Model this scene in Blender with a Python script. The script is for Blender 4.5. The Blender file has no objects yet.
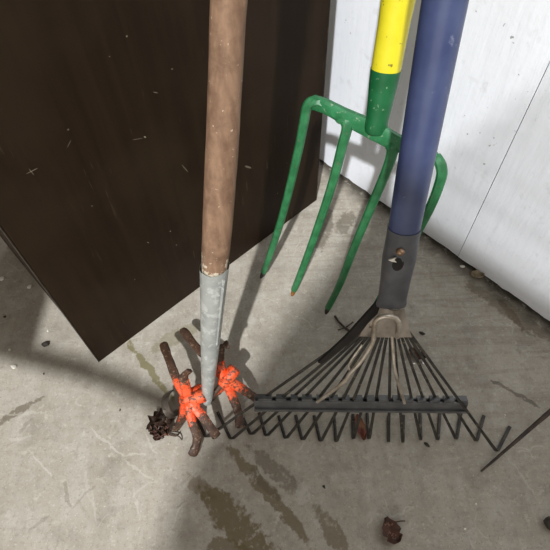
import bpy, bmesh, math, random
from mathutils import Vector, Matrix
random.seed(7)
SC = bpy.context.scene
COL = SC.collection

# ---------------------------------------------------------------- camera frame
FPX, HC = 505.0, 0.78                     # focal length in pixels of a 550 wide frame, eye height (m)
_dn = Vector((287 - 275, 618 - 275, FPX)).normalized()
UPc = -_dn
Yc = (Vector((0, 0, 1)) - UPc * UPc.z).normalized()
Xc = Yc.cross(UPc)
R = Matrix((Xc, Yc, UPc))                 # camera (right, down, forward) -> world
CAM = Vector((0, 0, HC))
def ray(x, y): return R @ Vector(((x - 275) / FPX, (y - 275) / FPX, 1))
def P(x, y, d): return CAM + ray(x, y) * d
def F(x, y, z=0.0):
    r = ray(x, y); return CAM + r * ((z - HC) / r.z)
def on_plane(x, y, p0, n, off=0.0):
    r = ray(x, y); return CAM + r * ((p0 + n * off - CAM).dot(n) / r.dot(n))

# ---------------------------------------------------------------- object helpers
def link(name, bm, mat, parent=None, smooth=True, angle=40):
    me = bpy.data.meshes.new(name)
    off = Vector((0, 0, 0))
    p = parent
    while p is not None:
        off += p.location; p = p.parent
    bm.verts.ensure_lookup_table()
    loc = Vector((0, 0, 0))
    bmesh.ops.recalc_face_normals(bm, faces=bm.faces)
    for v in bm.verts: v.co -= off
    bm.to_mesh(me); bm.free()
    if smooth:
        for f in me.polygons: f.use_smooth = True
        me.set_sharp_from_angle(angle=math.radians(angle))
    for m in (mat if isinstance(mat, (list, tuple)) else [mat]): me.materials.append(m)
    o = bpy.data.objects.new(name, me); COL.objects.link(o)
    if parent is not None: o.parent = parent
    return o
def tag(o, label=None, cat=None, group=None, kind=None):
    if label: o['label'] = label
    if cat: o['category'] = cat
    if group: o['group'] = group
    if kind: o['kind'] = kind
    return o
def thing(name, loc, label, cat, group=None):
    o = bpy.data.objects.new(name, None); COL.objects.link(o)
    o.empty_display_size = 0.03; o.location = loc
    return tag(o, label, cat, group)

def spline(pts, n=8):
    """Catmull-Rom through pts (any dimension as lists)"""
    pts = [list(p) for p in pts]
    out = []
    m = len(pts)
    for i in range(m - 1):
        p0, p1, p2, p3 = pts[max(i - 1, 0)], pts[i], pts[i + 1], pts[min(i + 2, m - 1)]
        for k in range(n):
            t = k / n
            out.append([0.5 * (2 * b + (c - a) * t + (2 * a - 5 * b + 4 * c - d) * t * t + (3 * b - a - 3 * c + d) * t ** 3)
                        for a, b, c, d in zip(p0, p1, p2, p3)])
    out.append(pts[-1])
    return out
def ring_sec(k=12): return [(math.cos(2 * math.pi * i / k), math.sin(2 * math.pi * i / k)) for i in range(k)]
def box_sec(c=0.75):
    return [(1, -c), (1, c), (c, 1), (-c, 1), (-1, c), (-1, -c), (-c, -1), (c, -1)]
def sweep(bm, pts, rad, sec=None, ref=None, cap=True, jitter=0.0):
    """sweep a section along 3D points; rad: list of (a,b) or floats; ref: vector giving the section's first axis"""
    sec = sec or ring_sec()
    pts = [Vector(p) for p in pts]
    n = len(pts)
    if not isinstance(rad, (list, tuple)): rad = [rad] * n
    rings = []
    last = None
    for i, p in enumerate(pts):
        t = (pts[min(i + 1, n - 1)] - pts[max(i - 1, 0)])
        t = t.normalized() if t.length > 1e-9 else Vector((0, 0, 1))
        a = ref if ref is not None else last
        if a is None: a = Vector((1, 0, 0)) if abs(t.x) < .9 else Vector((0, 1, 0))
        a = (a - t * a.dot(t))
        if a.length < 1e-6: a = Vector((0.3, 0.8, 0.5)) - t * t.dot(Vector((0.3, 0.8, 0.5)))
        a.normalize(); b = t.cross(a); last = a
        r = rad[i]
        ra, rb = r if isinstance(r, (list, tuple)) else (r, r)
        ring = []
        for (u, v) in sec:
            j = 1 + random.uniform(-jitter, jitter)
            ring.append(bm.verts.new(p + a * (u * ra * j) + b * (v * rb * j)))
        rings.append(ring)
    k = len(sec)
    for i in range(n - 1):
        for j in range(k):
            bm.faces.new((rings[i][j], rings[i][(j + 1) % k], rings[i + 1][(j + 1) % k], rings[i + 1][j]))
    if cap:
        bm.faces.new(rings[0][::-1]); bm.faces.new(rings[-1])
    return rings
def lerp(a, b, t): return a + (b - a) * t
def prism(bm, pts, n, th):
    """extrude polygon pts (coplanar) by th along -n"""
    A = [bm.verts.new(p) for p in pts]; B = [bm.verts.new(p - n * th) for p in pts]
    bm.faces.new(A); bm.faces.new(B[::-1])
    k = len(A)
    for i in range(k): bm.faces.new((A[i], B[i], B[(i + 1) % k], A[(i + 1) % k]))
def obox(bm, o, ax, ay, az):
    """box from corner o with edge vectors"""
    v = [bm.verts.new(o + ax * i + ay * j + az * k) for k in (0, 1) for j in (0, 1) for i in (0, 1)]
    for q in ((0, 1, 3, 2), (4, 6, 7, 5), (0, 4, 5, 1), (2, 3, 7, 6), (0, 2, 6, 4), (1, 5, 7, 3)):
        bm.faces.new([v[i] for i in q])
def bevel_all(bm, w, seg=2):
    bmesh.ops.bevel(bm, geom=list(bm.edges), offset=w, segments=seg, affect='EDGES', profile=0.6)
def blob(bm, c, r, sq=(1, 1, 1), rough=0.25, sub=2, rot=0.0):
    t = bmesh.new()
    bmesh.ops.create_icosphere(t, subdivisions=sub, radius=1)
    M = Matrix.Rotation(rot, 3, 'Z')
    vs = {}
    for v in t.verts:
        k = 1 + random.uniform(-rough, rough)
        q = M @ Vector((v.co.x * sq[0], v.co.y * sq[1], v.co.z * sq[2]))
        vs[v.index] = bm.verts.new(c + q * r * k)
    for f in t.faces: bm.faces.new([vs[v.index] for v in f.verts])
    t.free()

# ---------------------------------------------------------------- node helpers
class NT:
    def __init__(s, name):
        s.m = bpy.data.materials.new(name); s.m.use_nodes = True
        s.t = s.m.node_tree; s.N = s.t.nodes; s.L = s.t.links
        s.b = s.N['Principled BSDF']
        s.tc = s.N.new('ShaderNodeTexCoord')
        s.geo = s.N.new('ShaderNodeNewGeometry')
    def set(s, sock, v):
        if hasattr(v, 'links') or isinstance(v, bpy.types.NodeSocket): s.L.new(v, sock)
        else: sock.default_value = v
    def math(s, op, a, b=0.0, c=None, clamp=False):
        n = s.N.new('ShaderNodeMath'); n.operation = op; n.use_clamp = clamp
        s.set(n.inputs[0], a); s.set(n.inputs[1], b)
        if c is not None: s.set(n.inputs[2], c)
        return n.outputs[0]
    def noise(s, scale, detail=4, rough=0.55, vec=None, dist=0.0, out=0):
        n = s.N.new('ShaderNodeTexNoise'); n.inputs['Scale'].default_value = scale
        n.inputs['Detail'].default_value = detail; n.inputs['Roughness'].default_value = rough
        n.inputs['Distortion'].default_value = dist
        s.L.new(vec if vec is not None else s.geo.outputs['Position'], n.inputs['Vector'])
        return n.outputs[out]
    def voronoi(s, scale, vec=None, feature='F1'):
        n = s.N.new('ShaderNodeTexVoronoi'); n.feature = feature; n.inputs['Scale'].default_value = scale
        s.L.new(vec if vec is not None else s.geo.outputs['Position'], n.inputs['Vector'])
        return n.outputs['Distance']
    def ramp(s, v, a, b, lo=0.0, hi=1.0):
        n = s.N.new('ShaderNodeMapRange'); n.clamp = True
        s.set(n.inputs[0], v)
        for i, q in zip((1, 2, 3, 4), (a, b, lo, hi)): n.inputs[i].default_value = q
        return n.outputs[0]
    def mix(s, f, a, b):
        n = s.N.new('ShaderNodeMix'); n.data_type = 'RGBA'
        s.set(n.inputs['Factor'], f)
        for k, v in (('A', a), ('B', b)):
            sock = [i for i in n.inputs if i.name == k and i.type == 'RGBA'][0]
            if isinstance(v, tuple): sock.default_value = (*v, 1) if len(v) == 3 else v
            else: s.L.new(v, sock)
        return [o for o in n.outputs if o.type == 'RGBA'][0]
    def map(s, vec, loc=(0, 0, 0), rot=(0, 0, 0), scale=(1, 1, 1)):
        n = s.N.new('ShaderNodeMapping')
        s.L.new(vec, n.inputs[0])
        n.inputs[1].default_value = loc; n.inputs[2].default_value = rot; n.inputs[3].default_value = scale
        return n.outputs[0]
    def sep(s, vec):
        n = s.N.new('ShaderNodeSeparateXYZ'); s.L.new(vec, n.inputs[0]); return n.outputs
    def bump(s, h, strength=0.3, dist=0.002):
        n = s.N.new('ShaderNodeBump'); n.inputs['Strength'].default_value = strength; n.inputs['Distance'].default_value = dist
        s.L.new(h, n.inputs['Height']); s.L.new(n.outputs[0], s.b.inputs['Normal'])
    def done(s, color=None, rough=None, metal=None, spec=None):
        if color is not None:
            if isinstance(color, tuple): s.b.inputs['Base Color'].default_value = (*color, 1)
            else: s.L.new(color, s.b.inputs['Base Color'])
        if rough is not None: s.set(s.b.inputs['Roughness'], rough)
        if metal is not None: s.set(s.b.inputs['Metallic'], metal)
        if spec is not None: s.b.inputs['Specular IOR Level'].default_value = spec
        return s.m
def srgb(r, g, b):
    f = lambda c: (c / 255 / 12.92) if c <= 10 else ((c / 255 + .055) / 1.055) ** 2.4
    return (f(r), f(g), f(b))

def worn(name, c1, c2, scale=40, lo=.4, hi=.65, rough=.5, metal=0.0, spots=None, spot_amt=.62, spot_scale=70, bump=.2, bscale=200, spec=None):
    n = NT(name)
    col = n.mix(n.ramp(n.noise(scale), lo, hi), c1, c2)
    if spots: col = n.mix(n.ramp(n.noise(spot_scale, 6, .65), spot_amt, spot_amt + .05), col, spots)
    n.bump(n.noise(bscale, 5), bump, .001)
    return n.done(col, rough, metal, spec)

# ---------------------------------------------------------------- places
CAB0, CAB1 = F(100, 362), F(316, 201)
cdir = (CAB1 - CAB0).normalized(); cback = Vector((-cdir.y, cdir.x, 0))
W_L, W_R = F(330, 168), F(550, 323)
wdir = (W_R - W_L).normalized(); wn = Vector((wdir.y, -wdir.x, 0))
if wn.y > 0: wn = -wn                                     # towards the viewer
SEAM = F(456, 259)

# ---------------------------------------------------------------- materials
def floor_mat():
    n = NT('concrete')
    pos = n.geo.outputs['Position']
    big = n.noise(5, 5, .6); mid = n.noise(28, 6, .65); fine = n.noise(240, 4, .7)
    col = n.mix(n.ramp(big, .3, .7), srgb(157, 149, 135), srgb(177, 169, 156))
    col = n.mix(n.ramp(mid, .45, .7, 0, .7), col, srgb(186, 181, 171))
    col = n.mix(n.ramp(n.noise(17, 5, .6), .52, .7, 0, .45), col, srgb(126, 119, 107))
    # trowel sweeps
    st = n.map(pos, rot=(0, 0, math.radians(35)), scale=(30, 5, 1))
    sw = n.noise(1.6, 5, .6, st, .8)
    col = n.mix(n.ramp(sw, .5, .72, 0, .22), col, srgb(126, 119, 106))
    st2 = n.map(pos, rot=(0, 0, math.radians(-33)), scale=(70, 7, 1))
    col = n.mix(n.ramp(n.noise(1.5, 4, .6, st2, .5), .58, .68, 0, .12), col, srgb(192, 187, 176))
    tr = n.map(pos, rot=(0, 0, -math.atan2(wdir.y, wdir.x)), scale=(5, 62, 1))
    trn = n.noise(1.4, 5, .62, tr, .7)
    near = n.ramp(n.math('ADD', n.math('MULTIPLY', n.sep(pos)[0], wn.x), n.math('MULTIPLY', n.sep(pos)[1], wn.y)), W_R.dot(wn) + .05, W_R.dot(wn) + .34, .36, .05)
    col = n.mix(n.math('MULTIPLY', n.ramp(trn, .48, .62), near), col, srgb(112, 103, 90))
    # pits and grit
    col = n.mix(n.ramp(fine, .56, .70, 0, .5), col, srgb(104, 97, 86))
    col = n.mix(n.ramp(n.noise(260, 4, .65), .60, .70, 0, .6), col, srgb(215, 211, 200))
    # thin pale scratches
    wob = n.N.new('ShaderNodeVectorMath'); wob.operation = 'ADD'
    nz = n.noise(9, 3, .5, out=1)
    sc_ = n.N.new('ShaderNodeVectorMath'); sc_.operation = 'SCALE'; n.L.new(nz, sc_.inputs[0]); sc_.inputs['Scale'].default_value = .12
    n.L.new(pos, wob.inputs[0]); n.L.new(sc_.outputs[0], wob.inputs[1])
    ed = n.voronoi(8.5, wob.outputs[0], 'DISTANCE_TO_EDGE')
    lines = n.math('MULTIPLY', n.ramp(ed, .003, .010, 1, 0), n.ramp(n.noise(13, 4), .5, .6))
    col = n.mix(n.math('MULTIPLY', lines, .32), col, srgb(212, 208, 197))
    # stains and paler patches: elongated, with ragged rims, each between two places on the floor
    ragged = n.noise(38, 5, .65); ragged2 = n.noise(150, 4, .6)
    wa = n.N.new('ShaderNodeVectorMath'); wa.operation = 'SUBTRACT'
    n.L.new(n.noise(34, 4, .6, out=1), wa.inputs[0]); wa.inputs[1].default_value = (.5, .5, .5)
    wm_ = n.N.new('ShaderNodeVectorMath'); wm_.operation = 'MULTIPLY_ADD'
    n.L.new(wa.outputs[0], wm_.inputs[0]); wm_.inputs[1].default_value = (.022, .022, 0); n.L.new(pos, wm_.inputs[2])
    xyz = n.sep(wm_.outputs[0])
    def stain(a, b, w, c, amt, rim=0.25):
        nonlocal col
        a, b = F(*a), F(*b); m = (a + b) / 2; L = (b - a).length / 2; d = (b - a).normalized()
        x = n.math('SUBTRACT', xyz[0], m.x); y = n.math('SUBTRACT', xyz[1], m.y)
        u = n.math('ADD', n.math('MULTIPLY', x, d.x / L), n.math('MULTIPLY', y, d.y / L))
        v = n.math('ADD', n.math('MULTIPLY', x, -d.y / w), n.math('MULTIPLY', y, d.x / w))
        r = n.math('ADD', n.math('MULTIPLY', u, u), n.math('MULTIPLY', v, v))
        r = n.math('ADD', r, n.math('MULTIPLY', n.math('SUBTRACT', ragged, .5), 3.2))
        r = n.math('ADD', r, n.math('MULTIPLY', n.math('SUBTRACT', ragged2, .5), 1.7))
        col = n.mix(n.ramp(r, 1 - rim, 1 + rim, amt, 0), col, c)
    brown, dkb, olive = srgb(104, 90, 60), srgb(88, 76, 56), srgb(116, 108, 70)
    stain((202, 488), (272, 560), .020, brown, .85)
    stain((186, 474), (212, 500), .010, brown, .5)
    stain((205, 548), (250, 552), .014, brown, .7)
    stain((228, 447), (314, 548), .009, brown, .75)
    stain((250, 448), (304, 496), .012, dkb, .55)
    stain((298, 488), (306, 502), .011, srgb(190, 186, 175), .5)
    stain((318, 508), (350, 560), .012, brown, .65)
    stain((128, 342), (176, 404), .006, olive, .8)
    stain((150, 352), (196, 326), .014, olive, .45)
    stain((-4, 424), (42, 398), .006, dkb, .65)
    stain((40, 300), (96, 352), .010, srgb(176, 170, 158), .3)  # paler patch on the floor left of the cabinet corner
    stain((70, 505), (64, 484), .003, dkb, .3)
    stain((250, 470), (280, 500), .006, dkb, .4)
    stain((330, 205), (318, 250), .016, srgb(84, 76, 62), .6)
    stain((338, 235), (352, 212), .014, srgb(84, 76, 62), .55)
    stain((500, 300), (524, 330), .008, srgb(104, 80, 52), .6)
    stain((490, 378), (540, 408), .003, srgb(70, 62, 52), .6)
    stain((470, 285), (560, 345), .016, srgb(92, 82, 64), .5)
    pale = srgb(206, 201, 189)
    for a_, b_, w_, m_ in (((29, 451), (51, 478), .0016, .6), ((91, 429), (124, 456), .0018, .6), ((122, 455), (147, 455), .0014, .6),
                           ((144, 434), (158, 454), .0014, .5), ((120, 458), (156, 482), .0016, .5), ((0, 415), (50, 413), .0018, .4),
                           ((8, 440), (34, 434), .003, .35), ((84, 470), (96, 520), .003, .35), ((132, 488), (138, 512), .0022, .5),
                           ((180, 490), (196, 470), .003, .4), ((372, 515), (366, 528), .0016, .4), ((505, 452), (532, 492), .0014, .4)):
        stain(a_, b_, w_, pale, m_ * .7)
    for a_, b_, w_ in (((72, 506), (94, 484), .0018), ((30, 530), (48, 516), .0024), ((48, 528), (50, 518), .002), ((176, 508), (186, 502), .0016), ((20, 430), (34, 418), .003)):
        stain(a_, b_, w_, srgb(96, 90, 78), .28)
    # grime swept up against the foot of the white wall
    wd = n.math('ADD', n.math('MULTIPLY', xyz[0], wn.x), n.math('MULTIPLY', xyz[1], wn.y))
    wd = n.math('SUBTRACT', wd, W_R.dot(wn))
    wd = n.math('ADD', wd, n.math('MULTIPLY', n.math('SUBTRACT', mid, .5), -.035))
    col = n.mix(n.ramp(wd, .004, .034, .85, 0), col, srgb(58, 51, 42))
    col = n.mix(n.ramp(n.noise(85, 6, .7), .53, .66, 0, .4), col, srgb(128, 120, 106))
    col = n.mix(n.ramp(n.noise(60, 6, .72, n.map(pos, loc=(3, 1, 0))), .56, .68, 0, .5), col, srgb(204, 198, 184))
    h = n.math('ADD', n.math('MULTIPLY', mid, .6), n.math('MULTIPLY', fine, .25))
    h = n.math('ADD', h, n.math('MULTIPLY', sw, .5))
    n.bump(h, .35, .003)
    return n.done(col, n.ramp(mid, .3, .7, .55, .8), 0.0, .35)

def wall_mat():
    n = NT('white_painted_board')
    pos = n.geo.outputs['Position']
    col = n.mix(n.ramp(n.noise(4, 4), .35, .7), srgb(245, 247, 253), srgb(237, 240, 245))
    col = n.mix(n.ramp(n.noise(34, 5, .6), .6, .75, 0, .35), col, srgb(192, 192, 192))
    spot = n.math('MULTIPLY', n.ramp(n.noise(95, 3, .5), .70, .74), n.ramp(n.noise(11, 2), .5, .6))
    col = n.mix(n.math('MULTIPLY', spot, .7), col, srgb(96, 90, 84))
    ver = n.map(pos, scale=(40, 40, 5))
    h = n.math('ADD', n.noise(1.2, 4, .6, ver), n.math('MULTIPLY', n.noise(60, 5, .6), .35))
    n.bump(h, .35, .004)
    return n.done(col, .5, 0.0, .4)

def cabinet_mat():
    n = NT('dark_brown_laminate')
    pos = n.geo.outputs['Position']
    g = n.map(pos, rot=(0, 0, -math.atan2(cdir.y, cdir.x)), scale=(26, 26, 1.6))
    gr = n.noise(2.2, 6, .6, g, .6)
    col = n.mix(n.ramp(gr, .35, .7), srgb(33, 23, 14), srgb(41, 30, 19))
    col = n.mix(n.ramp(n.noise(7, 4), .45, .75, 0, .6), col, srgb(50, 39, 27))
    sp = n.math('MULTIPLY', n.ramp(n.voronoi(34), .028, .05, 1, 0), n.ramp(n.noise(15, 2), .54, .6))
    col = n.mix(n.math('MULTIPLY', sp, .75), col, srgb(150, 140, 122))
    xyz = n.sep(pos)
    ua = n.math('ADD', n.math('MULTIPLY', xyz[0], cdir.x), n.math('MULTIPLY', xyz[1], cdir.y))
    jig = n.math('MULTIPLY', n.math('SUBTRACT', n.noise(160, 4, .6), .5), 1.6)
    for a_, b_, w_, m_ in (((144, 136.5), (146, 137.5), .0009, 1), ((132, 140), (143, 138), .0004, .5), ((26, 174), (38, 168), .0005, .6), ((29, 169), (34, 175), .0004, .5),
                           ((67, 148), (71, 140), .0004, .4), ((245, 166), (251, 168), .0016, .5), ((147, 242), (149, 243), .0006, .8), ((91, 206), (93, 206), .0005, .7),
                           ((171, 69), (173, 69), .0005, .8), ((153, 92), (158, 93), .0006, .5), ((182, 165), (188, 172), .0008, .35), ((109, 56), (110, 57), .0005, .7)):
        a_, b_ = on_plane(*a_, CAB0, -cback), on_plane(*b_, CAB0, -cback)
        m = (a_ + b_) / 2; L = (b_ - a_).length / 2; dd = (b_ - a_).normalized()
        du, dz = dd.dot(cdir), dd.z
        x = n.math('SUBTRACT', ua, m.dot(cdir)); y = n.math('SUBTRACT', xyz[2], m.z)
        u = n.math('ADD', n.math('MULTIPLY', x, du / L), n.math('MULTIPLY', y, dz / L))
        v = n.math('ADD', n.math('MULTIPLY', x, -dz / w_), n.math('MULTIPLY', y, du / w_))
        q = n.math('ADD', n.math('ADD', n.math('MULTIPLY', u, u), n.math('MULTIPLY', v, v)), jig)
        col = n.mix(n.ramp(q, .7, 1.3, m_ * .6, 0), col, srgb(170, 158, 136))
    w = n.map(pos, rot=(.5, .7, .3), scale=(260, 16, 16))
    scr = n.math('MULTIPLY', n.ramp(n.noise(1.1, 2, .4, w), .66, .69), n.ramp(n.noise(12, 3), .55, .65))
    col = n.mix(n.math('MULTIPLY', scr, .14), col, srgb(130, 112, 90))
    n.bump(n.noise(90, 4), .06, .001)
    return n.done(col, n.ramp(n.noise(9, 4), .3, .7, .48, .6), 0.0, .12)

M_FLOOR, M_WALL, M_CAB = floor_mat(), wall_mat(), cabinet_mat()
M_EDGE = worn('dark_edge_band', srgb(30, 25, 20), srgb(58, 48, 38), 60, rough=.45)
M_GAP = worn('dark_wall_lining', srgb(30, 27, 24), srgb(44, 40, 36), 30, rough=.9)
M_SHEET = worn('shade_board_wood', srgb(150, 128, 96), srgb(170, 146, 112), 12, rough=.8)  # plain wood for the added shade boards
M_GREEN = worn('green_enamel', srgb(34, 106, 62), srgb(46, 122, 76), 50, rough=.42, spots=srgb(136, 152, 124), spot_amt=.60, spot_scale=130, bump=.15)
M_TINE = worn('worn_green_enamel', srgb(32, 98, 56), srgb(50, 120, 74), 60, rough=.45, spots=srgb(84, 104, 76), spot_amt=.60, spot_scale=150, bump=.2)
M_DKGREEN = worn('green_sleeve', srgb(16, 86, 46), srgb(24, 98, 56), 40, rough=.42, spots=srgb(120, 152, 112), spot_amt=.62, spot_scale=150, bump=.1)
M_YELLOW = worn('yellow_sleeve', srgb(226, 212, 44), srgb(218, 204, 36), 30, rough=.45, spots=srgb(120, 108, 44), spot_amt=.61, spot_scale=85, bump=.1)
M_RUST_TIP = worn('rusty_tip', srgb(150, 96, 34), srgb(96, 70, 40), 150, rough=.8)
M_BLUE = worn('blue_sleeve', srgb(54, 63, 97), srgb(67, 77, 110), 22, rough=.36, spots=srgb(112, 116, 140), spot_amt=.66, spot_scale=45, bump=.06)
M_SOCK = worn('charcoal_metal', srgb(76, 77, 81), srgb(92, 92, 96), 40, rough=.42, metal=.25, spots=srgb(112, 106, 98), spot_amt=.68, spot_scale=80, bump=.15)
M_BLACK = worn('black_painted_steel', srgb(44, 42, 39), srgb(68, 63, 56), 70, rough=.42, metal=.3, spots=srgb(104, 95, 82), spot_amt=.6, spot_scale=120)
M_BARM = worn('dark_grey_bar', srgb(92, 92, 93), srgb(110, 110, 110), 50, rough=.3, metal=.35, spots=srgb(120, 114, 106), spot_amt=.66, spot_scale=90)
M_TAN = worn('dull_plated_steel', srgb(168, 158, 147), srgb(134, 125, 115), 35, rough=.35, metal=.55, spots=srgb(92, 72, 54), spot_amt=.58, spot_scale=60)
M_WIRE = worn('bright_wire', srgb(206, 196, 182), srgb(160, 148, 132), 60, rough=.32, metal=.6)
M_SCREW = worn('coppery_screw', srgb(178, 146, 118), srgb(120, 92, 72), 150, rough=.35, metal=.7)
M_GALV = worn('galvanised_steel', srgb(166, 168, 163), srgb(150, 152, 148), 45, rough=.42, metal=.3, spots=srgb(184, 186, 181), spot_amt=.53, spot_scale=70, bump=.25, bscale=160)
M_WIRE_DK = worn('dull_grey_iron', srgb(112, 104, 94), srgb(74, 66, 58), 90, rough=.45, metal=.5)
M_ORANGE = worn('orange_paint', srgb(232, 84, 36), srgb(240, 104, 58), 70, rough=.5, spots=srgb(110, 62, 42), spot_amt=.57, spot_scale=190, bump=.3)
M_IRON = worn('rusty_iron', srgb(92, 66, 50), srgb(70, 50, 40), 80, rough=.6, metal=.15, spots=srgb(140, 112, 90), spot_amt=.58, spot_scale=170, bump=.4)
M_LEAF = worn('dry_leaf', srgb(92, 58, 46), srgb(64, 44, 34), 90, rough=.7, spots=srgb(138, 104, 84), spot_amt=.58, spot_scale=140)
M_REDLEAF = worn('reddish_leaf', srgb(112, 60, 48), srgb(150, 110, 82), 80, rough=.7)
M_PLANT = worn('dark_plant_matter', srgb(80, 60, 48), srgb(54, 41, 33), 120, rough=.55, spots=srgb(120, 104, 92), spot_amt=.63, spot_scale=200)
M_CHIP = worn('white_chip', srgb(232, 228, 216), srgb(214, 208, 196), 80, rough=.7)
M_CLOD = worn('dark_grit', srgb(66, 60, 52), srgb(46, 41, 36), 120, rough=.9)
M_STICK = worn('dark_stick', srgb(44, 34, 27), srgb(74, 58, 46), 90, rough=.6)
M_FOIL = worn('shiny_scrap', srgb(235, 230, 220), srgb(190, 182, 170), 90, rough=.15, metal=.8)

def handle_wood():
    n = NT('weathered_wood')
    obj = n.tc.outputs['Object']
    g = n.map(obj, rot=(0, 0, 0), scale=(90, 90, 7))
    col = n.mix(n.ramp(n.noise(1.5, 6, .6, g), .35, .7), srgb(122, 94, 74), srgb(150, 121, 97))
    col = n.mix(n.ramp(n.noise(34, 6, .68), .47, .66, 0, .75), col, srgb(100, 74, 57))
    col = n.mix(n.ramp(n.noise(150, 4, .6), .66, .7, 0, .8), col, srgb(196, 176, 152))
    z = n.sep(obj)[2]
    m = n.math('ADD', z, n.math('MULTIPLY', n.math('SUBTRACT', n.noise(75, 4, .6), .5), -.13))
    col = n.mix(n.ramp(m, HAND_Z + .004, HAND_Z + .010, .85, 0), col, srgb(208, 196, 174))
    n.bump(n.noise(1.5, 6, .6, g), .25, .002)
    return n.done(col, .6, 0.0, .3)

# ---------------------------------------------------------------- the setting
bm = bmesh.new()
obox(bm, Vector((-2.4, -2.2, -.06)), Vector((4.8, 0, 0)), Vector((0, 4.8, 0)), Vector((0, 0, .06)))
tag(link('floor', bm, M_FLOOR, smooth=False), kind='structure')

def wall_board(bm, s0, s1, z0, z1, th, proud):
    """a white board along the wall line, its foot chipped"""
    k = max(2, int((s1 - s0) / .012))
    fr, bk = [], []
    for i in range(k + 1):
        s = lerp(s0, s1, i / k)
        e = z0 + random.uniform(0, .0035)
        p = W_L + wdir * s + wn * proud
        fr.append((bm.verts.new(Vector((p.x, p.y, e))), bm.verts.new(Vector((p.x, p.y, z1)))))
        q = p - wn * th
        bk.append((bm.verts.new(Vector((q.x, q.y, e))), bm.verts.new(Vector((q.x, q.y, z1)))))
    for i in range(k):
        bm.faces.new((fr[i][0], fr[i + 1][0], fr[i + 1][1], fr[i][1]))
        bm.faces.new((bk[i][1], bk[i + 1][1], bk[i + 1][0], bk[i][0]))
        bm.faces.new((fr[i][0], bk[i][0], bk[i + 1][0], fr[i + 1][0]))
        bm.faces.new((fr[i][1], fr[i + 1][1], bk[i + 1][1], bk[i][1]))
    bm.faces.new((fr[0][0], fr[0][1], bk[0][1], bk[0][0])); bm.faces.new((fr[k][0], bk[k][0], bk[k][1], fr[k][1]))
sS = (SEAM - W_L).dot(wdir)
bm = bmesh.new()
wall_board(bm, -.95, sS - .0008, .004, 2.4, .012, 0)
wall_board(bm, sS + .0008, 1.6, .004, 2.4, .012, .0015)
wb = tag(link('wall_back', bm, M_WALL, smooth=False), kind='structure')
bm = bmesh.new()
obox(bm, W_L + wdir * -.95 - wn * .013, wdir * 2.55, -wn * .05, Vector((0, 0, 2.4)))
link('lining', bm, M_GAP, wb, smooth=False)

# sun direction (towards the light)
SUN = Vector((-.15, -.66, .74)).normalized()
def up_sun(p, z):                        # the point at height z that shades floor point p
    return p + SUN * (z / SUN.z)

# behind the viewer: unseen boards added and cut to cast the floor and wall shade
bm = bmesh.new()
ZP = 1.15
hx = Vector((0, 0, 1))
def panel(pts, z=ZP, th=.02):
    q = [up_sun(p, z) for p in pts]
    n = SUN
    prism(bm, q, n, th)
edge = [F(146, 600), F(172, 500), F(192, 452), F(232, 408), F(274, 338), F(352, 238), F(372, 212)]
wfoot = lambda s: W_L + wdir * s
far = [wfoot(.07) + Vector((.0, .015, 0)), wfoot(.20) - wn * .045, wfoot(.55) - wn * .05, wfoot(1.3) - wn * .05, Vector((1.3, -.4, 0))]
panel(edge + far, 1.7)  # added board, keeps the right-hand floor in shade
for k in range(13):                                        # added slats that let half the sun onto the right of the wall
    o0, o1 = .078 + .05 * k, .099 + .05 * k
    away = -wn
    panel([wfoot(.13) + away * o0, wfoot(1.3) + away * o0, wfoot(1.3) + away * o1, wfoot(.13) + away * o1], 1.7, .01)
b0, b1, b2 = F(188, 412), F(98, 374), F(-40, 336)
bw = .016
def band(a, b, wa, wb_, z):
    d = (b - a).normalized(); s = Vector((-d.y, d.x, 0))
    panel([a + s * wa, a - s * wa, b - s * wb_, b + s * wb_], z, .015)
band(b0, b1, .016, .020, .75)  # added strips, cast the band of shade by the cabinet corner
band(b1, b2, .020, .022, .75)
panel([F(50, 296), F(42, 322), F(36, 352), F(-60, 346), Vector((-1.6, .62, 0)), Vector((-1.6, 1.6, 0)), Vector((-.75, 1.5, 0))], .75)  # added board, shades the floor left of the cabinet
tag(link('shade_boards', bm, M_SHEET, smooth=False), kind='structure')

# ---------------------------------------------------------------- cabinet
cab = thing('cabinet', CAB0, 'tall dark brown laminate cabinet standing on the concrete beside the white wall', 'cabinet')
CW, CD, CH = (CAB1 - CAB0).length, .34, 1.35
Z = Vector((0, 0, 1))
def panel_box(name, o, ax, ay, az, mat, bev=.0012):
    b = bmesh.new(); obox(b, o, ax, ay, az); bevel_all(b, bev, 1); return link(name, b, mat, cab, smooth=False)
lift = Z * .001
panel_box('front_panel', CAB0 + lift, cdir * CW, cback * .018, Z * CH, M_CAB)
panel_box('side_panel', CAB0 + cback * .0195 + cdir * .002 + lift, cdir * .018, cback * (CD - .02), Z * CH, M_CAB)
panel_box('side_panel', CAB0 + cback * .0195 + cdir * (CW - .02) + lift, cdir * .018, cback * .05, Z * CH, M_CAB)
panel_box('back_panel', CAB0 + cback * .06 + cdir * .021 + Z * .06, cdir * (CW - .06), cback * .006, Z * (CH - .1), M_CAB)
panel_box('top_panel', CAB0 + Z * (CH + .0015), cdir * CW, cback * .07, Z * .018, M_CAB)
panel_box('edge_band', CAB1 + cdir * .0002 + lift, cdir * .0015, cback * .018, Z * CH, M_EDGE, .0003)
panel_box('edge_band', CAB0 - cdir * .0017 + lift, cdir * .0015, cback * .018, Z * CH, M_EDGE, .0003)

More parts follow.
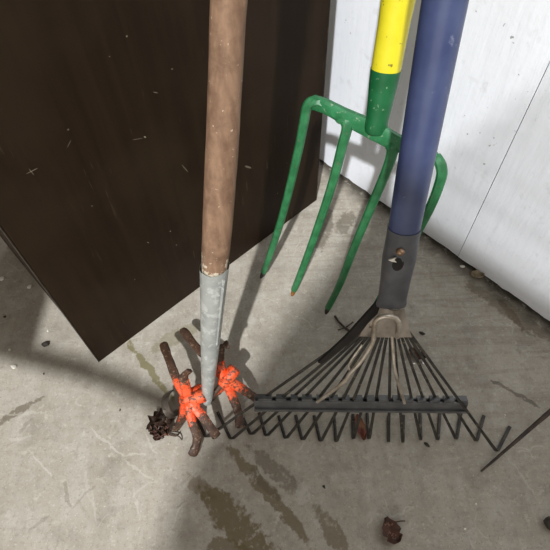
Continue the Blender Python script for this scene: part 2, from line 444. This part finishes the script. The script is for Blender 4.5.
# ---------------------------------------------------------------- star-wheel cultivator
hb = F(207, 402, .045); hs = P(214.5, 266, .60); ht = P(228.5, 0, .405)
hend = ht + (ht - hs).normalized() * .60
HAND_Z = hs.z - 0.0
cult = thing('rotary_cultivator', F(212, 412), 'long wooden handled rotary cultivator with orange painted star wheels, leaning by the brown cabinet', 'garden cultivator')
HAND_Z = hs.z - cult.location.z
M_WOOD = handle_wood()
bm = bmesh.new()
ax = (ht - hs).normalized()
pts, rr = [], []
for i in range(60):
    t = i / 59
    p = lerp(hs - ax * .02, hend, t)
    pts.append(p + Vector((math.sin(t * 9) * .0012, 0, 0)))
    rr.append(.0158 + .0008 * math.sin(t * 14) if i > 2 else .0150 + .0003 * i)
sweep(bm, pts, rr, ring_sec(28), jitter=.012)
link('handle', bm, M_WOOD, cult, angle=60)
bm = bmesh.new()
sax = (hs - hb).normalized()
prof = [(0, .0066), (.02, .0076), (.08, .0084), (.28, .0108), (.5, .0130), (.8, .0156), (1.0, .0176)]
rings = sweep(bm, [lerp(hb, hs, t) for t, _ in prof], [r for _, r in prof], ring_sec(32))
top = rings[-1]                                              # chipped, slanting rim
for i, v in enumerate(top): v.co += sax * (.004 * math.sin(i * .196 + 1) + random.uniform(-.0012, .0012))
bmesh.ops.delete(bm, geom=[f for f in bm.faces if len(f.verts) > 4 and all(v in top for v in f.verts)], context='FACES_ONLY')
sock = link('socket', bm, M_GALV, cult, angle=50)
bm = bmesh.new()
right = ray(300, 266) - ray(214, 266); right = (right - sax * right.dot(sax)).normalized()
tocam = (CAM - hs); tocam = (tocam - sax * tocam.dot(sax)).normalized()
sd = (right * .68 + tocam * .73).normalized()
sp_ = []
for t, r in ((.96, .0174), (.90, .0168), (.8, .0160), (.66, .0146), (.52, .0134)):
    sp_.append(lerp(hb, hs, t) + sd * r)
sweep(bm, spline(sp_, 5), [(.0024 * (1 - .5 * i / 20), .0012) for i in range(21)], ring_sec(8), ref=right)
loop = [lerp(hb, hs, .90) + (right * math.cos(a) + sax * math.sin(a) * 1.6) * .0042 + (right * .5 + tocam * .86).normalized() * .0168 for a in [i * math.pi / 6 for i in range(10)]]
sweep(bm, loop, .0011, ring_sec(6))
link('seam', bm, M_GALV, sock)

def wheel_mat(c, r):
    # orange paint worn away outwards from the hub down to rusty iron
    n = NT('worn_orange_iron')
    vm = n.N.new('ShaderNodeVectorMath'); vm.operation = 'DISTANCE'
    n.L.new(n.geo.outputs['Position'], vm.inputs[0]); vm.inputs[1].default_value = c
    d = n.math('ADD', vm.outputs['Value'], n.math('MULTIPLY', n.math('SUBTRACT', n.noise(120, 6, .75), .5), .085))
    iron = n.mix(n.ramp(n.noise(90, 5, .6), .4, .65), srgb(84, 60, 46), srgb(66, 48, 38))
    iron = n.mix(n.ramp(n.noise(210, 5, .7), .56, .64, 0, .8), iron, srgb(150, 122, 98))
    paint = n.mix(n.ramp(n.noise(60, 4), .4, .65), srgb(226, 78, 34), srgb(236, 104, 62))
    paint = n.mix(n.ramp(n.noise(150, 6, .72), .525, .57), paint, srgb(98, 60, 44))
    n.bump(n.noise(190, 5, .65), .6, .0015)
    return n.done(n.mix(n.ramp(d, r - .003, r + .003), paint, iron), n.ramp(n.noise(120, 4), .35, .65, .35, .65), .1)
def zpath(pl): return [F(x, y, z) for x, y, z in pl]
wheels = [
    dict(hub=(188, 399, .058), boss=(202, 396, .062),
         tines=[[(186, 396, .060), (177, 380, .066), (170, 362, .066), (163, 343, .050)],
                [(188, 396, .062), (185, 384, .085), (184, 376, .100), (190, 370, .108)],
                [(188, 402, .055), (192, 420, .040), (197, 440, .018), (192, 456, .006)],
                [(191, 402, .058), (200, 413, .052), (209, 425, .038), (217, 437, .022)],
                [(186, 402, .052), (183, 415, .034), (179, 424, .018), (175, 430, .008)],
                [(190, 396, .060), (193, 391, .062), (196, 388, .060), (198, 386, .056)]]),
    dict(hub=(226, 380, .055), boss=(233, 371, .062),
         tines=[[(224, 378, .056), (212, 362, .060), (198, 349, .058), (182, 329, .048)],
                [(223, 376, .060), (220, 362, .080), (221, 348, .098), (229, 344, .100)],
                [(229, 381, .054), (241, 388, .040), (251, 395, .024), (261, 402, .008)],
                [(227, 384, .050), (233, 398, .032), (238, 412, .016), (240, 428, .006)],
                [(223, 384, .050), (218, 392, .034), (214, 396, .020), (211, 400, .010)]])]
axd = (F(*wheels[1]['hub']) - F(*wheels[0]['hub'])).normalized()
for wi, w in enumerate(wheels):
    hc = F(*w['hub']); bc = F(*w['boss'])
    wm = wheel_mat(hc, .034 if wi == 0 else .030)
    bm = bmesh.new()
    d = (bc - hc); d.normalize()
    pp = [hc - d * .012, hc - d * .009, hc, bc - d * .004, bc + d * .004, bc + d * .006]
    rad = [.006, .009, .0104, .0104, .0100, .0080]
    sweep(bm, pp, rad, ring_sec(20), jitter=.04)
    blob(bm, hc, .0112, (.8, 1, 1.15), .12, 3)
    hub = link('star_wheel', bm, wm, cult, angle=50)
    for ti, tn in enumerate(w['tines']):
        path = [Vector(v) for v in spline(zpath(tn), 8)]
        k = len(path)
        # flat bar, broad face turned along the axle
        def sz(i):
            t = i / (k - 1)
            return (.0074 - .0016 * t + (.0010 if t > .8 else 0) - (.0024 if i == k - 1 else 0), .0030 * (1 - t) ** 2 + .0030 - (.0008 if i == k - 1 else 0))
        bm = bmesh.new()
        sweep(bm, path, [sz(i) for i in range(k)], box_sec(.5), ref=axd, jitter=.06)
        link('tine', bm, wm, hub, angle=60)
bm = bmesh.new()
sweep(bm, [F(*wheels[0]['hub']), F(205, 394, .05), hb + Z * .002, F(*wheels[1]['hub'])], .0045, ring_sec(12))
link('axle', bm, M_IRON, cult)

# ---------------------------------------------------------------- digging fork
T = [F(261, 276, .006), F(292, 294, .006), F(326, 312, .006), F(363, 331, .006)]
Tm = (T[1] + T[2]) / 2
fk_top = P(398, 0, .56)
fu = (fk_top - Tm).normalized(); fe = (T[3] - T[0]).normalized()
fn = fe.cross(fu).normalized()
if fn.dot(CAM - Tm) < 0: fn = -fn
def fp(x, y, off=0): return on_plane(x, y, Tm, fn, off)
fork = thing('digging_fork', Vector((Tm.x, Tm.y, 0)), 'green four pronged digging fork with a yellow handle, propped towards the white wall', 'garden fork')
neck = fp(376, 127)
sock_top = fp(386, 69)
fax = (fk_top - sock_top).normalized()
bm = bmesh.new()
sweep(bm, [sock_top - fax * .004, sock_top + fax * .05, fk_top, fk_top + fax * .50], [.0178, .0180, .0190, .0190], ring_sec(28))
link('handle', bm, M_YELLOW, fork)
bm = bmesh.new()
nk = (sock_top - neck).normalized()
sweep(bm, [neck - nk * .006, neck, lerp(neck, sock_top, .15), lerp(neck, sock_top, .45), lerp(neck, sock_top, .8), sock_top],
      [.0135, .0150, .0146, .0160, .0180, .0186], ring_sec(28))
link('socket', bm, M_DKGREEN, fork)
# crossbar: a forged bar from shoulder to shoulder, thicker where the tines grow out of it
barpx = [(313, 102), (325, 106), (346, 117), (375, 131), (398, 143), (418, 150), (432, 157)]
bm = bmesh.new()
bp = [Vector(v) for v in spline([fp(*q) for q in barpx], 5)]
sweep(bm, bp, [(.0092 + .0028 * math.exp(-((i - 15) / 5) ** 2), .0066) for i in range(len(bp))], box_sec(.55), ref=fu, jitter=.03)
for q, c in ((( 347, 122), .0115), ((393, 146), .0115), ((375, 129), .0145)):
    t = bmesh.new()
    blob(bm, fp(*q), .010, (1, 1, .9), .06, 2)
    t.free()
link('crossbar', bm, M_GREEN, fork, angle=36)
tines = [
    [(322, 104.5), (313, 101.5), (307, 107), (304, 122), (298, 152), (284, 210), (271, 252), (263.5, 272)],
    [(346, 118), (347, 128), (342, 147), (331, 188), (314, 238), (302, 270), (294, 290)],
    [(394, 142), (392, 154), (386, 172), (372, 205), (354, 248), (340, 284), (328, 308)],
    [(424, 153), (436, 158), (441.5, 168), (440, 182), (428, 212), (403, 258), (382, 295), (365, 327)]]
tips = [(261, 277.5), (292, 295.5), (326, 313.5), (363, 332)]
for k, tn in enumerate(tines):
    def bow(i, m): return .012 * math.sin(math.pi * min(1, i / (m - 1)))
    raw = []
    for i, q in enumerate(tn):
        p = fp(*q); d = (p - CAM)
        raw.append(p - d.normalized() * bow(i, len(tn)))
    pth = [Vector(v) for v in spline(raw, 6)]
    m = len(pth)
    rad = []
    for i in range(m):
        t = i / (m - 1)
        r = .0070 - .0018 * t
        if k in (1, 2): r += .0075 * math.exp(-(t / .09) ** 2)
        rad.append((r, .0060 - .0014 * t))
    bm = bmesh.new()
    sweep(bm, pth, rad, box_sec(.5), ref=fe)
    tine = link('tine', bm, M_TINE, fork, angle=32)
    bm = bmesh.new()
    e = pth[-1]; f_ = F(*tips[k], .004)
    sweep(bm, [e - (f_ - e) * .3, e, lerp(e, f_, .6), f_], [.0036, .0044, .0040, .0022], ring_sec(10), jitter=.08)
    tp = link('tip', bm, M_RUST_TIP if k == 1 else M_CLOD, tine)
    if k == 1: tp['label'] = 'orange rusty prong tip'

# ---------------------------------------------------------------- leaf rake
rb = F(385, 441, .003)
rtop = P(443, 0, .41)
rax = (rtop - rb).normalized()
re_ = (F(476, 442, .003) - F(231, 440, .003)).normalized()
rn = re_.cross(rax).normalized()
if rn.dot(CAM - rb) < 0: rn = -rn
def rp(x, y, off=0.0): return on_plane(x, y, rb, rn, off)
rake = thing('leaf_rake', Vector((rb.x, rb.y, 0)), 'fan shaped black wire leaf rake with a long blue handle standing on its tines', 'rake')
h0 = rp(403.5, 232, .006); h1 = rtop + rn * .006
hax = (h1 - h0).normalized()
def wid(p, px):                       # radius whose disc at p spans px pixels
    return px * (R.transposed() @ (p - CAM)).z / FPX / 2
RH0, RH1 = wid(h0, 31.5), wid(h1, 46)
bm = bmesh.new()
sweep(bm, [h0 - hax * .012, h0, lerp(h0, h1, .5), h1, h1 + hax * .75], [RH0 * .9, RH0, (RH0 + RH1) / 2, RH1, RH1], ring_sec(32))
link('handle', bm, M_BLUE, rake)
s_top = h0 + hax * .006
s_bot = rp(391, 306, .006)
bm = bmesh.new()
def zz(t): return lerp(s_bot, s_top, t)
prof = [(0, .0172, .0060), (.04, .0180, .0068), (.1, .0168, .0078), (.35, .0172, .0112), (.65, .0186, .0160), (.93, RH0 * 1.04, RH0 * 1.04), (1, RH0 * 1.06, RH0 * 1.06)]
rings = sweep(bm, [zz(t) for t, _, _ in prof], [(a, b) for _, a, b in prof], ring_sec(32), ref=re_)
rsock = link('socket', bm, M_SOCK, rake, angle=50)
rsock['label'] = 'charcoal metal socket'
toc = (CAM - s_top); toc = (toc - hax * toc.dot(hax)).normalized()
bm = bmesh.new()                                                   # flat dark oval below the screw; hole's shade put in its colour
c = zz(.66) + toc * .0168
ex = re_; ey = hax
prism(bm, [c + ex * (.0062 * math.cos(a)) + ey * (.0085 * math.sin(a)) for a in [i * math.pi / 8 for i in range(16)]], toc, .004)
link('screw_hole', bm, M_GAP, rsock, smooth=False)
bm = bmesh.new()
blob(bm, zz(.82) + toc * .0175, .0050, (1, 1, .8), .05, 2)
link('screw', bm, M_SCREW, rsock)
bm = bmesh.new()
q = zz(.72) + toc * .018 - re_ * .006
prism(bm, [q - re_ * .005, q - re_ * .001 - hax * .002, q + re_ * .004 - hax * .003, q + re_ * .001, q + re_ * .003 + hax * .003], toc, .002)
link('paint_fleck', bm, M_CHIP, rsock, smooth=False)

# shoulder plate, domed, with folded dark flanks
bm = bmesh.new()
rows = [((380, 304), (404, 306)), ((377, 312), (405, 313)), ((367, 322), (408, 323)), ((358, 334), (411, 335))]
grid = []
for i, (a, b) in enumerate(rows):
    A, B = rp(*a), rp(*b)
    grid.append([lerp(A, B, j / 10) + rn * (.004 + .006 * math.sin(math.pi * j / 10) * (1 - .25 * i)) for j in range(11)])
V = [[bm.verts.new(p) for p in r] for r in grid]; V2 = [[bm.verts.new(p - rn * .0016) for p in r] for r in grid]
for i in range(3):
    for j in range(10):
        bm.faces.new((V[i][j], V[i][j + 1], V[i + 1][j + 1], V[i + 1][j])); bm.faces.new((V2[i][j], V2[i + 1][j], V2[i + 1][j + 1], V2[i][j + 1]))
bm2 = [(V[0], V2[0]), (V[3], V2[3])]
for a, b in bm2:
    for j in range(10): bm.faces.new((a[j], a[j + 1], b[j + 1], b[j]))
for c_ in (0, 10):
    for i in range(3): bm.faces.new((V[i][c_], V[i + 1][c_], V2[i + 1][c_], V2[i][c_]))
plate = link('shoulder_plate', bm, M_TAN, rake, angle=50)
plate['label'] = 'dull plated steel plate'
bm = bmesh.new()
fl = [(378.5, 301), (381, 309), (360, 333), (348, 344), (322, 364), (318, 363), (345, 338)]
prism(bm, [rp(*q_, .003) for q_ in fl], rn, .005)
link('flange', bm, M_GAP, plate, smooth=False)
bm = bmesh.new()
prism(bm, [rp(358, 333.5, .002), rp(411, 334.5, .002), rp(404, 327, .002), rp(364, 327, .002)], rn, .012)
link('tine_clamp', bm, M_BLACK, plate, smooth=False)

bends = [(206, 438), (231, 440), (251, 435.5), (266, 437), (285.5, 439.5), (302.5, 441), (320.5, 442.5), (336, 443), (353, 440),
         (369, 440), (388.5, 443), (403, 443.5), (421, 441), (438, 441), (456.5, 440), (476.5, 442), (497, 452)]
hooks = [(194, 412), (217.5, 412), (243, 418), (259, 412.5), (278.5, 415.5), (295.5, 415), (314, 415.5), (334, 416), (353, 414),
         (367, 413), (388.5, 416), (403.5, 415), (420, 413), (440, 413), (461, 413), (484, 415.5), (510, 426.5)]
NTN = len(bends)
bar_pts = []
for i, (b, h) in enumerate(zip(bends, hooks)):
    t = i / (NTN - 1)
    sx, sy = lerp(360, 409, t), 330 + 2 * t
    back = -.004 if i % 2 else -.006
    p0 = rp(sx, sy, -.003)
    bend = F(b[0], b[1], .0026)
    bar = lerp(p0, bend, .63)
    bar_pts.append(bar)
    hk = F(h[0], h[1], .0026)
    dn = (bend - bar).normalized(); dh = (hk - bend).normalized()
    path = [p0, lerp(p0, bar, .35), lerp(p0, bar, .7), bar, lerp(bar, bend, .5), bend - dn * .006, bend - dn * .002 + dh * .0012, bend + dh * .004, lerp(bend, hk, .5), hk]
    bm = bmesh.new()
    wv = [.0019] * 3 + [.0020] * 2 + [.0024] * 5
    sweep(bm, path, [(w_, .0011) for w_ in wv], box_sec(.7), ref=re_)
    link('tine', bm, M_BLACK, rake, angle=50)
# cross bar: channel that holds the tines apart, with a toothed back edge
bL, bR = rp(254.5, 402.5, 0), rp(466.5, 404.5, 0)
bx = (bR - bL).normalized(); bu = rn.cross(bx).normalized()
if bu.z < 0: bu = -bu
bm = bmesh.new()
obox(bm, bL - bu * .0085 + rn * .0015, bR - bL, bu * .0165, rn * .0030)
bevel_all(bm, .0009, 2)
obox(bm, bL - bu * .0100 + rn * .0010, bR - bL, bu * .0042, rn * .0068)
obox(bm, bL - bu * .0075 - rn * .0050, bR - bL, bu * .0150, rn * .0024)
L_ = (bR - bL).length
bl = sorted((p - bL).dot(bx) for p in bar_pts)
for i in range(len(bl) - 1):
    a, b = bl[i] + .0030, bl[i + 1] - .0030
    if a < 0 or b > L_ or b <= a: continue
    obox(bm, bL + bx * a + bu * .0085 - rn * .005, bx * (b - a), bu * .0042, rn * .0090)
link('cross_bar', bm, M_BARM, rake, smooth=False)
# bent wire brace from the plate to the bar
bm = bmesh.new()
def arch(l, offs): return [rp(x, y, o) for (x, y), o in zip(l, offs)]
left = arch([(317, 402), (331, 392), (345, 381), (349.5, 374), (361, 361), (372, 344), (374, 332), (375, 323), (379, 318), (387, 316), (395, 318), (399, 323), (399.5, 329), (397, 337)],
            [.007, .014, .020, .021, .019, .016, .018, .021, .022, .022, .021, .019, .014, .004])
sp = spline(left, 5)
sweep(bm, sp, [.0030 if i > 30 else .0023 + .0007 * i / 30 for i in range(len(sp))], ring_sec(10))
link('brace_wire', bm, M_WIRE, rake)
bm = bmesh.new()
right_ = arch([(392, 336), (393, 350), (394.5, 368), (398, 382), (404.5, 403)], [.004, .009, .013, .012, .006])
sp = spline(right_, 6); sweep(bm, sp, [.0022] * len(sp), ring_sec(10))
link('brace_wire', bm, M_WIRE, rake)
bm = bmesh.new()
kn = arch([(362, 345), (352, 359), (348.5, 366), (350, 372), (346.5, 380)], [.004, .010, .014, .018, .016])
sp = spline(kn, 5); sweep(bm, sp, [.0015] * len(sp), ring_sec(8))
link('wire_kink', bm, M_WIRE, rake)

# ---------------------------------------------------------------- loose things
st0, st1 = F(481, 471.5, .003), F(575, 390, .035)
stick = None
bm = bmesh.new()
n_ = 24
pts = [lerp(st0, st1, i / n_) + Vector((0, 0, .0012 * math.sin(i * .9))) for i in range(n_ + 1)]
sweep(bm, pts, [(.0014 + .0030 * (i / n_) ** .8) for i in range(n_ + 1)], ring_sec(8), jitter=.08)
stick = tag(link('stick', bm, M_STICK), 'thin dark tapering stick poking in beside the outermost right rake tine', 'stick')

def leaf_mesh(c, L, W, curl, rot, ruff=.25, n=10, m=6, lift=.002):
    bm = bmesh.new(); g = []
    M = Matrix.Rotation(rot, 3, 'Z')
    ph = random.uniform(0, 6)
    for i in range(n + 1):
        t = i / n; row = []
        w = W * math.sin(math.pi * (.06 + .9 * t)) ** .8 * (1 + random.uniform(-ruff, ruff))
        for j in range(m + 1):
            u = j / m * 2 - 1
            z = curl * (u * u) * W * 1.2 + curl * .5 * L * (t - .4) ** 2 + .0016 * math.sin(u * 5 + t * 9 + ph) + .001 * random.random()
            row.append(c + M @ Vector(((t - .5) * L, u * w, max(0, z) + lift)))
        g.append(row)
    V = [[bm.verts.new(p) for p in r] for r in g]
    B = [[bm.verts.new(p - Vector((0, 0, .0007))) for p in r] for r in g]
    for i in range(n):
        for j in range(m):
            bm.faces.new((V[i][j], V[i][j + 1], V[i + 1][j + 1], V[i + 1][j])); bm.faces.new((B[i][j], B[i + 1][j], B[i + 1][j + 1], B[i][j + 1]))
    for j in range(m):
        for i in (0, n): bm.faces.new((V[i][j], V[i][j + 1], B[i][j + 1], B[i][j]))
    for i in range(n):
        for j in (0, m): bm.faces.new((V[i][j], V[i + 1][j], B[i + 1][j], B[i][j]))
    return bm
def stalk(o, a, b, r=.0008, mid=(0, 0, .004)):
    bm = bmesh.new()
    sp = spline([a, (a + b) / 2 + Vector(mid), b], 6)
    sweep(bm, sp, r, ring_sec(6)); return link('stalk', bm, M_LEAF, o)
# dry leaf in front
c = F(390, 531); o = link('dry_leaf', leaf_mesh(c, .034, .013, .5, 1.9, .35), M_LEAF)
tag(o, 'curled reddish brown dry leaf lying alone on the concrete in front of the rake', 'leaf')
stalk(o, F(396, 522, .004), F(405, 521, .002))
# reddish leaf caught upright behind the tines
c = F(360, 428)
bm = leaf_mesh(c, .040, .007, .4, 1.75, .3)
tag(link('dry_leaf', bm, M_REDLEAF), 'narrow reddish dry leaf showing between the rake tines below the cross bar', 'leaf')
# clump by the left star wheel
cl = F(163, 424)
clump = thing('plant_debris', Vector((cl.x, cl.y, 0)), 'dark tangled clump of dead plant matter beside the left orange star wheel', 'plant debris')
def crumple(name, c, L, W, rot, tilt, mat, parent):
    b = leaf_mesh(Vector((0, 0, 0)), L, W, .6, rot, .45, 12, 8, .0)
    Mx = Matrix.Rotation(tilt, 3, 'X') @ Matrix.Rotation(tilt * .6, 3, 'Y')
    for v in b.verts:
        v.co = Mx @ v.co + Vector((random.uniform(-.001, .001),) * 3) + c
        if v.co.z < .0006: v.co.z = .0006
    return link(name, b, mat, parent)
crumple('dead_leaf', F(159, 424, .010), .036, .016, .6, .35, M_PLANT, clump)
crumple('dead_leaf', F(163, 432, .005), .026, .013, 2.5, -.3, M_LEAF, clump)
crumple('dead_leaf', F(160, 432, .004), .026, .010, 1.2, .2, M_LEAF, clump)
crumple('dead_leaf', F(163, 416, .022), .030, .013, 1.8, .7, M_PLANT, clump)
crumple('dead_leaf', F(157, 425, .012), .022, .009, 2.9, .5, M_PLANT, clump)
for pl in ([(160, 421, .01), (153, 420, .016), (151, 424, .012)], [(168, 434, .008), (178, 436, .008), (182, 440, .002)], [(166, 434, .005), (176, 436, .004), (180, 432, .002)],
           [(158, 430, .012), (163, 418, .022), (171, 412, .028)]):
    bm = bmesh.new(); sp = spline(zpath(pl), 6); sweep(bm, sp, .0010, ring_sec(6)); link('stem', bm, M_PLANT, clump)
# grey iron loop (end of a bent strip) inside the clump
bm = bmesh.new()
lp = [(171, 391, .020), (166, 396, .034), (165, 405, .040), (168, 413, .036), (174, 416, .026), (178, 410, .018)]
sp = spline(zpath(lp), 6); sweep(bm, sp, [(.0052, .0014)] * len(sp), box_sec(.7), ref=axd)
link('iron_loop', bm, M_WIRE_DK, clump)

# clod at the right edge, small stone
def pebble(name, px, py, r, sq, mat, label, cat, group=None, rough=.25, rot=0.0, sub=2):
    bm = bmesh.new(); blob(bm, Vector((0, 0, 0)), r, sq, rough, sub, rot)
    zmin = min(v.co.z for v in bm.verts)
    c = F(px, py)
    for v in bm.verts: v.co += Vector((c.x, c.y, -zmin - .0002))
    return tag(link(name, bm, mat, angle=30), label, cat, group)
pebble('soil_clod', 549, 524, .0085, (1, 1.1, .7), M_CLOD, 'crumbly dark soil clod at the right edge of the concrete, beyond the dry leaf', 'soil', rough=.3)
pebble('stone', 46, 345, .0052, (1.2, 1, .7), M_CLOD, 'small dark grey stone on the concrete near the cabinet corner', 'stone', rough=.15)
pebble('stone', 5, 317, .0020, (1.2, 1, .7), M_CLOD, 'tiny dark stone in the shade left of the cabinet', 'stone', rough=.15)
for (x, y, r, lb) in ((14, 367, .0050, 'largest white paint chip, lying on the concrete below the dark stone'),
                      (2.5, 279, .0050, 'white chip at the very left edge beside the cabinet foot'),
                      (30, 287, .0038, 'white chip on the shaded floor close against the cabinet side'),
                      (10, 350, .0028, 'small white chip just above the largest white chip'),
                      (48, 331, .0022, 'tiny white chip between the dark stone and the cabinet edge'),
                      (462, 267, .0042, 'white paint chip at the foot of the white wall by its seam'),
                      (505, 415, .0016, 'tiny white chip right of the rake beside the thin stick'),
                      (476, 504, .0016, 'upper of two tiny white chips on bare concrete below the thin stick'),
                      (465, 529, .0016, 'lower of two tiny white chips on bare concrete below the thin stick')):
    pebble('paint_chip', x, y, r, (1.2, .9, .45), M_CHIP, lb, 'paint chip', 'white chips on the floor', .3, random.uniform(0, 3), 1)
for (x, y, r, lb) in ((422, 334, .0040, 'dark crumb of dirt right of the rake shoulder plate'),
                      (427, 445, .0032, 'dark crumb of dirt just below the rake tines, right of centre'),
                      (44, 374, .0018, 'tiny dark crumb below the cabinet corner shadow'),
                      (120, 410, .0016, 'tiny dark crumb on the pale floor left of the plant clump'),
                      (324, 487, .0022, 'dark crumb beside the brown floor stain in front of the rake')):
    pebble('dirt_crumb', x, y, r, (1.5, .8, .5), M_CLOD, lb, 'dirt', 'dark crumbs on the floor', .35, random.uniform(0, 3), 1)
# curled pale leaf at the wall foot
c = F(476, 277); o = link('dry_leaf', leaf_mesh(c, .022, .007, .9, -.4, .2), worn('pale_leaf', srgb(170, 156, 132), srgb(140, 122, 96), 90, rough=.7))
tag(o, 'small pale curled leaf lying at the foot of the white wall', 'leaf')
# twigs by the third fork prong
for (pl, r, lb) in (([(335, 316, .003), (341, 324, .004), (352, 333, .003)], .0020, 'brown twig lying between the fork tip and the rake shoulder, longer of the two'),
                    ([(338, 330, .004), (346, 327, .0075), (353, 322, .004)], .0013, 'short brown twig crossing the longer twig by the rake shoulder')):
    bm = bmesh.new(); sp = spline(zpath(pl), 8)
    sweep(bm, sp, r, ring_sec(7), jitter=.15)
    tag(link('twig', bm, M_STICK), lb, 'twig', 'twigs by the fork tip')
# leaf crumbs and shiny scrap on the right side of the fan
crumb = link('dry_leaf', leaf_mesh(F(416, 356), .030, .009, .7, -.7, .4), M_LEAF)
tag(crumb, 'crumpled brown leaf on the floor under the right-hand rake tines', 'leaf')
for (x, y, r, lb) in ((404, 363, .0030, 'shiny scrap seen through the tines below the rake plate, leftmost of three'),
                      (412.5, 364, .0034, 'shiny scrap beside the crumpled brown leaf under the rake, middle of three'),
                      (422, 363, .0026, 'shiny scrap on the far side of the crumpled leaf, rightmost of three')):
    pebble('shiny_scrap', x, y, r, (1.4, .6, .6), M_FOIL, lb, 'scrap', 'shiny scraps under the rake', .35, random.uniform(0, 3), 1)

# ---------------------------------------------------------------- light
w = bpy.data.worlds.new('world'); SC.world = w; w.use_nodes = True
w.node_tree.nodes['Background'].inputs[0].default_value = (1, .95, .88, 1)
w.node_tree.nodes['Background'].inputs[1].default_value = .235
def lamp(name, kind, loc, target, energy, color, **kw):
    l = bpy.data.lights.new(name, kind); l.energy = energy; l.color = color
    for k, v in kw.items(): setattr(l, k, v)
    o = bpy.data.objects.new(name, l); COL.objects.link(o); o.location = loc
    d = Vector(target) - Vector(loc)
    o.rotation_euler = d.to_track_quat('-Z', 'Y').to_euler()
    return o
lamp('daylight', 'SUN', SUN * 4, (0, 0, 0), 4.15, (.965, .985, 1), angle=math.radians(1.5))
lamp('doorway_glow', 'AREA', (-.35, -1.35, .75), (.35, .6, .35), 7.6, (1, .96, .90), shape='RECTANGLE', size=1.6, size_y=1.1)

# ---------------------------------------------------------------- camera and view
cd = bpy.data.cameras.new('camera'); co = bpy.data.objects.new('camera', cd); COL.objects.link(co)
cd.sensor_width = 36; cd.lens = FPX / 550 * 36; cd.clip_start = .01
m = Matrix.Identity(4)
for i, v in enumerate((R @ Vector((1, 0, 0)), R @ Vector((0, -1, 0)), R @ Vector((0, 0, -1)))):
    for j in range(3): m[j][i] = v[j]
m.translation = CAM
co.matrix_world = m
SC.camera = co
SC.view_settings.view_transform = 'Standard'; SC.view_settings.look = 'None'
SC.view_settings.gamma = 1; SC.view_settings.use_curve_mapping = False
SC.view_settings.exposure = 0.0
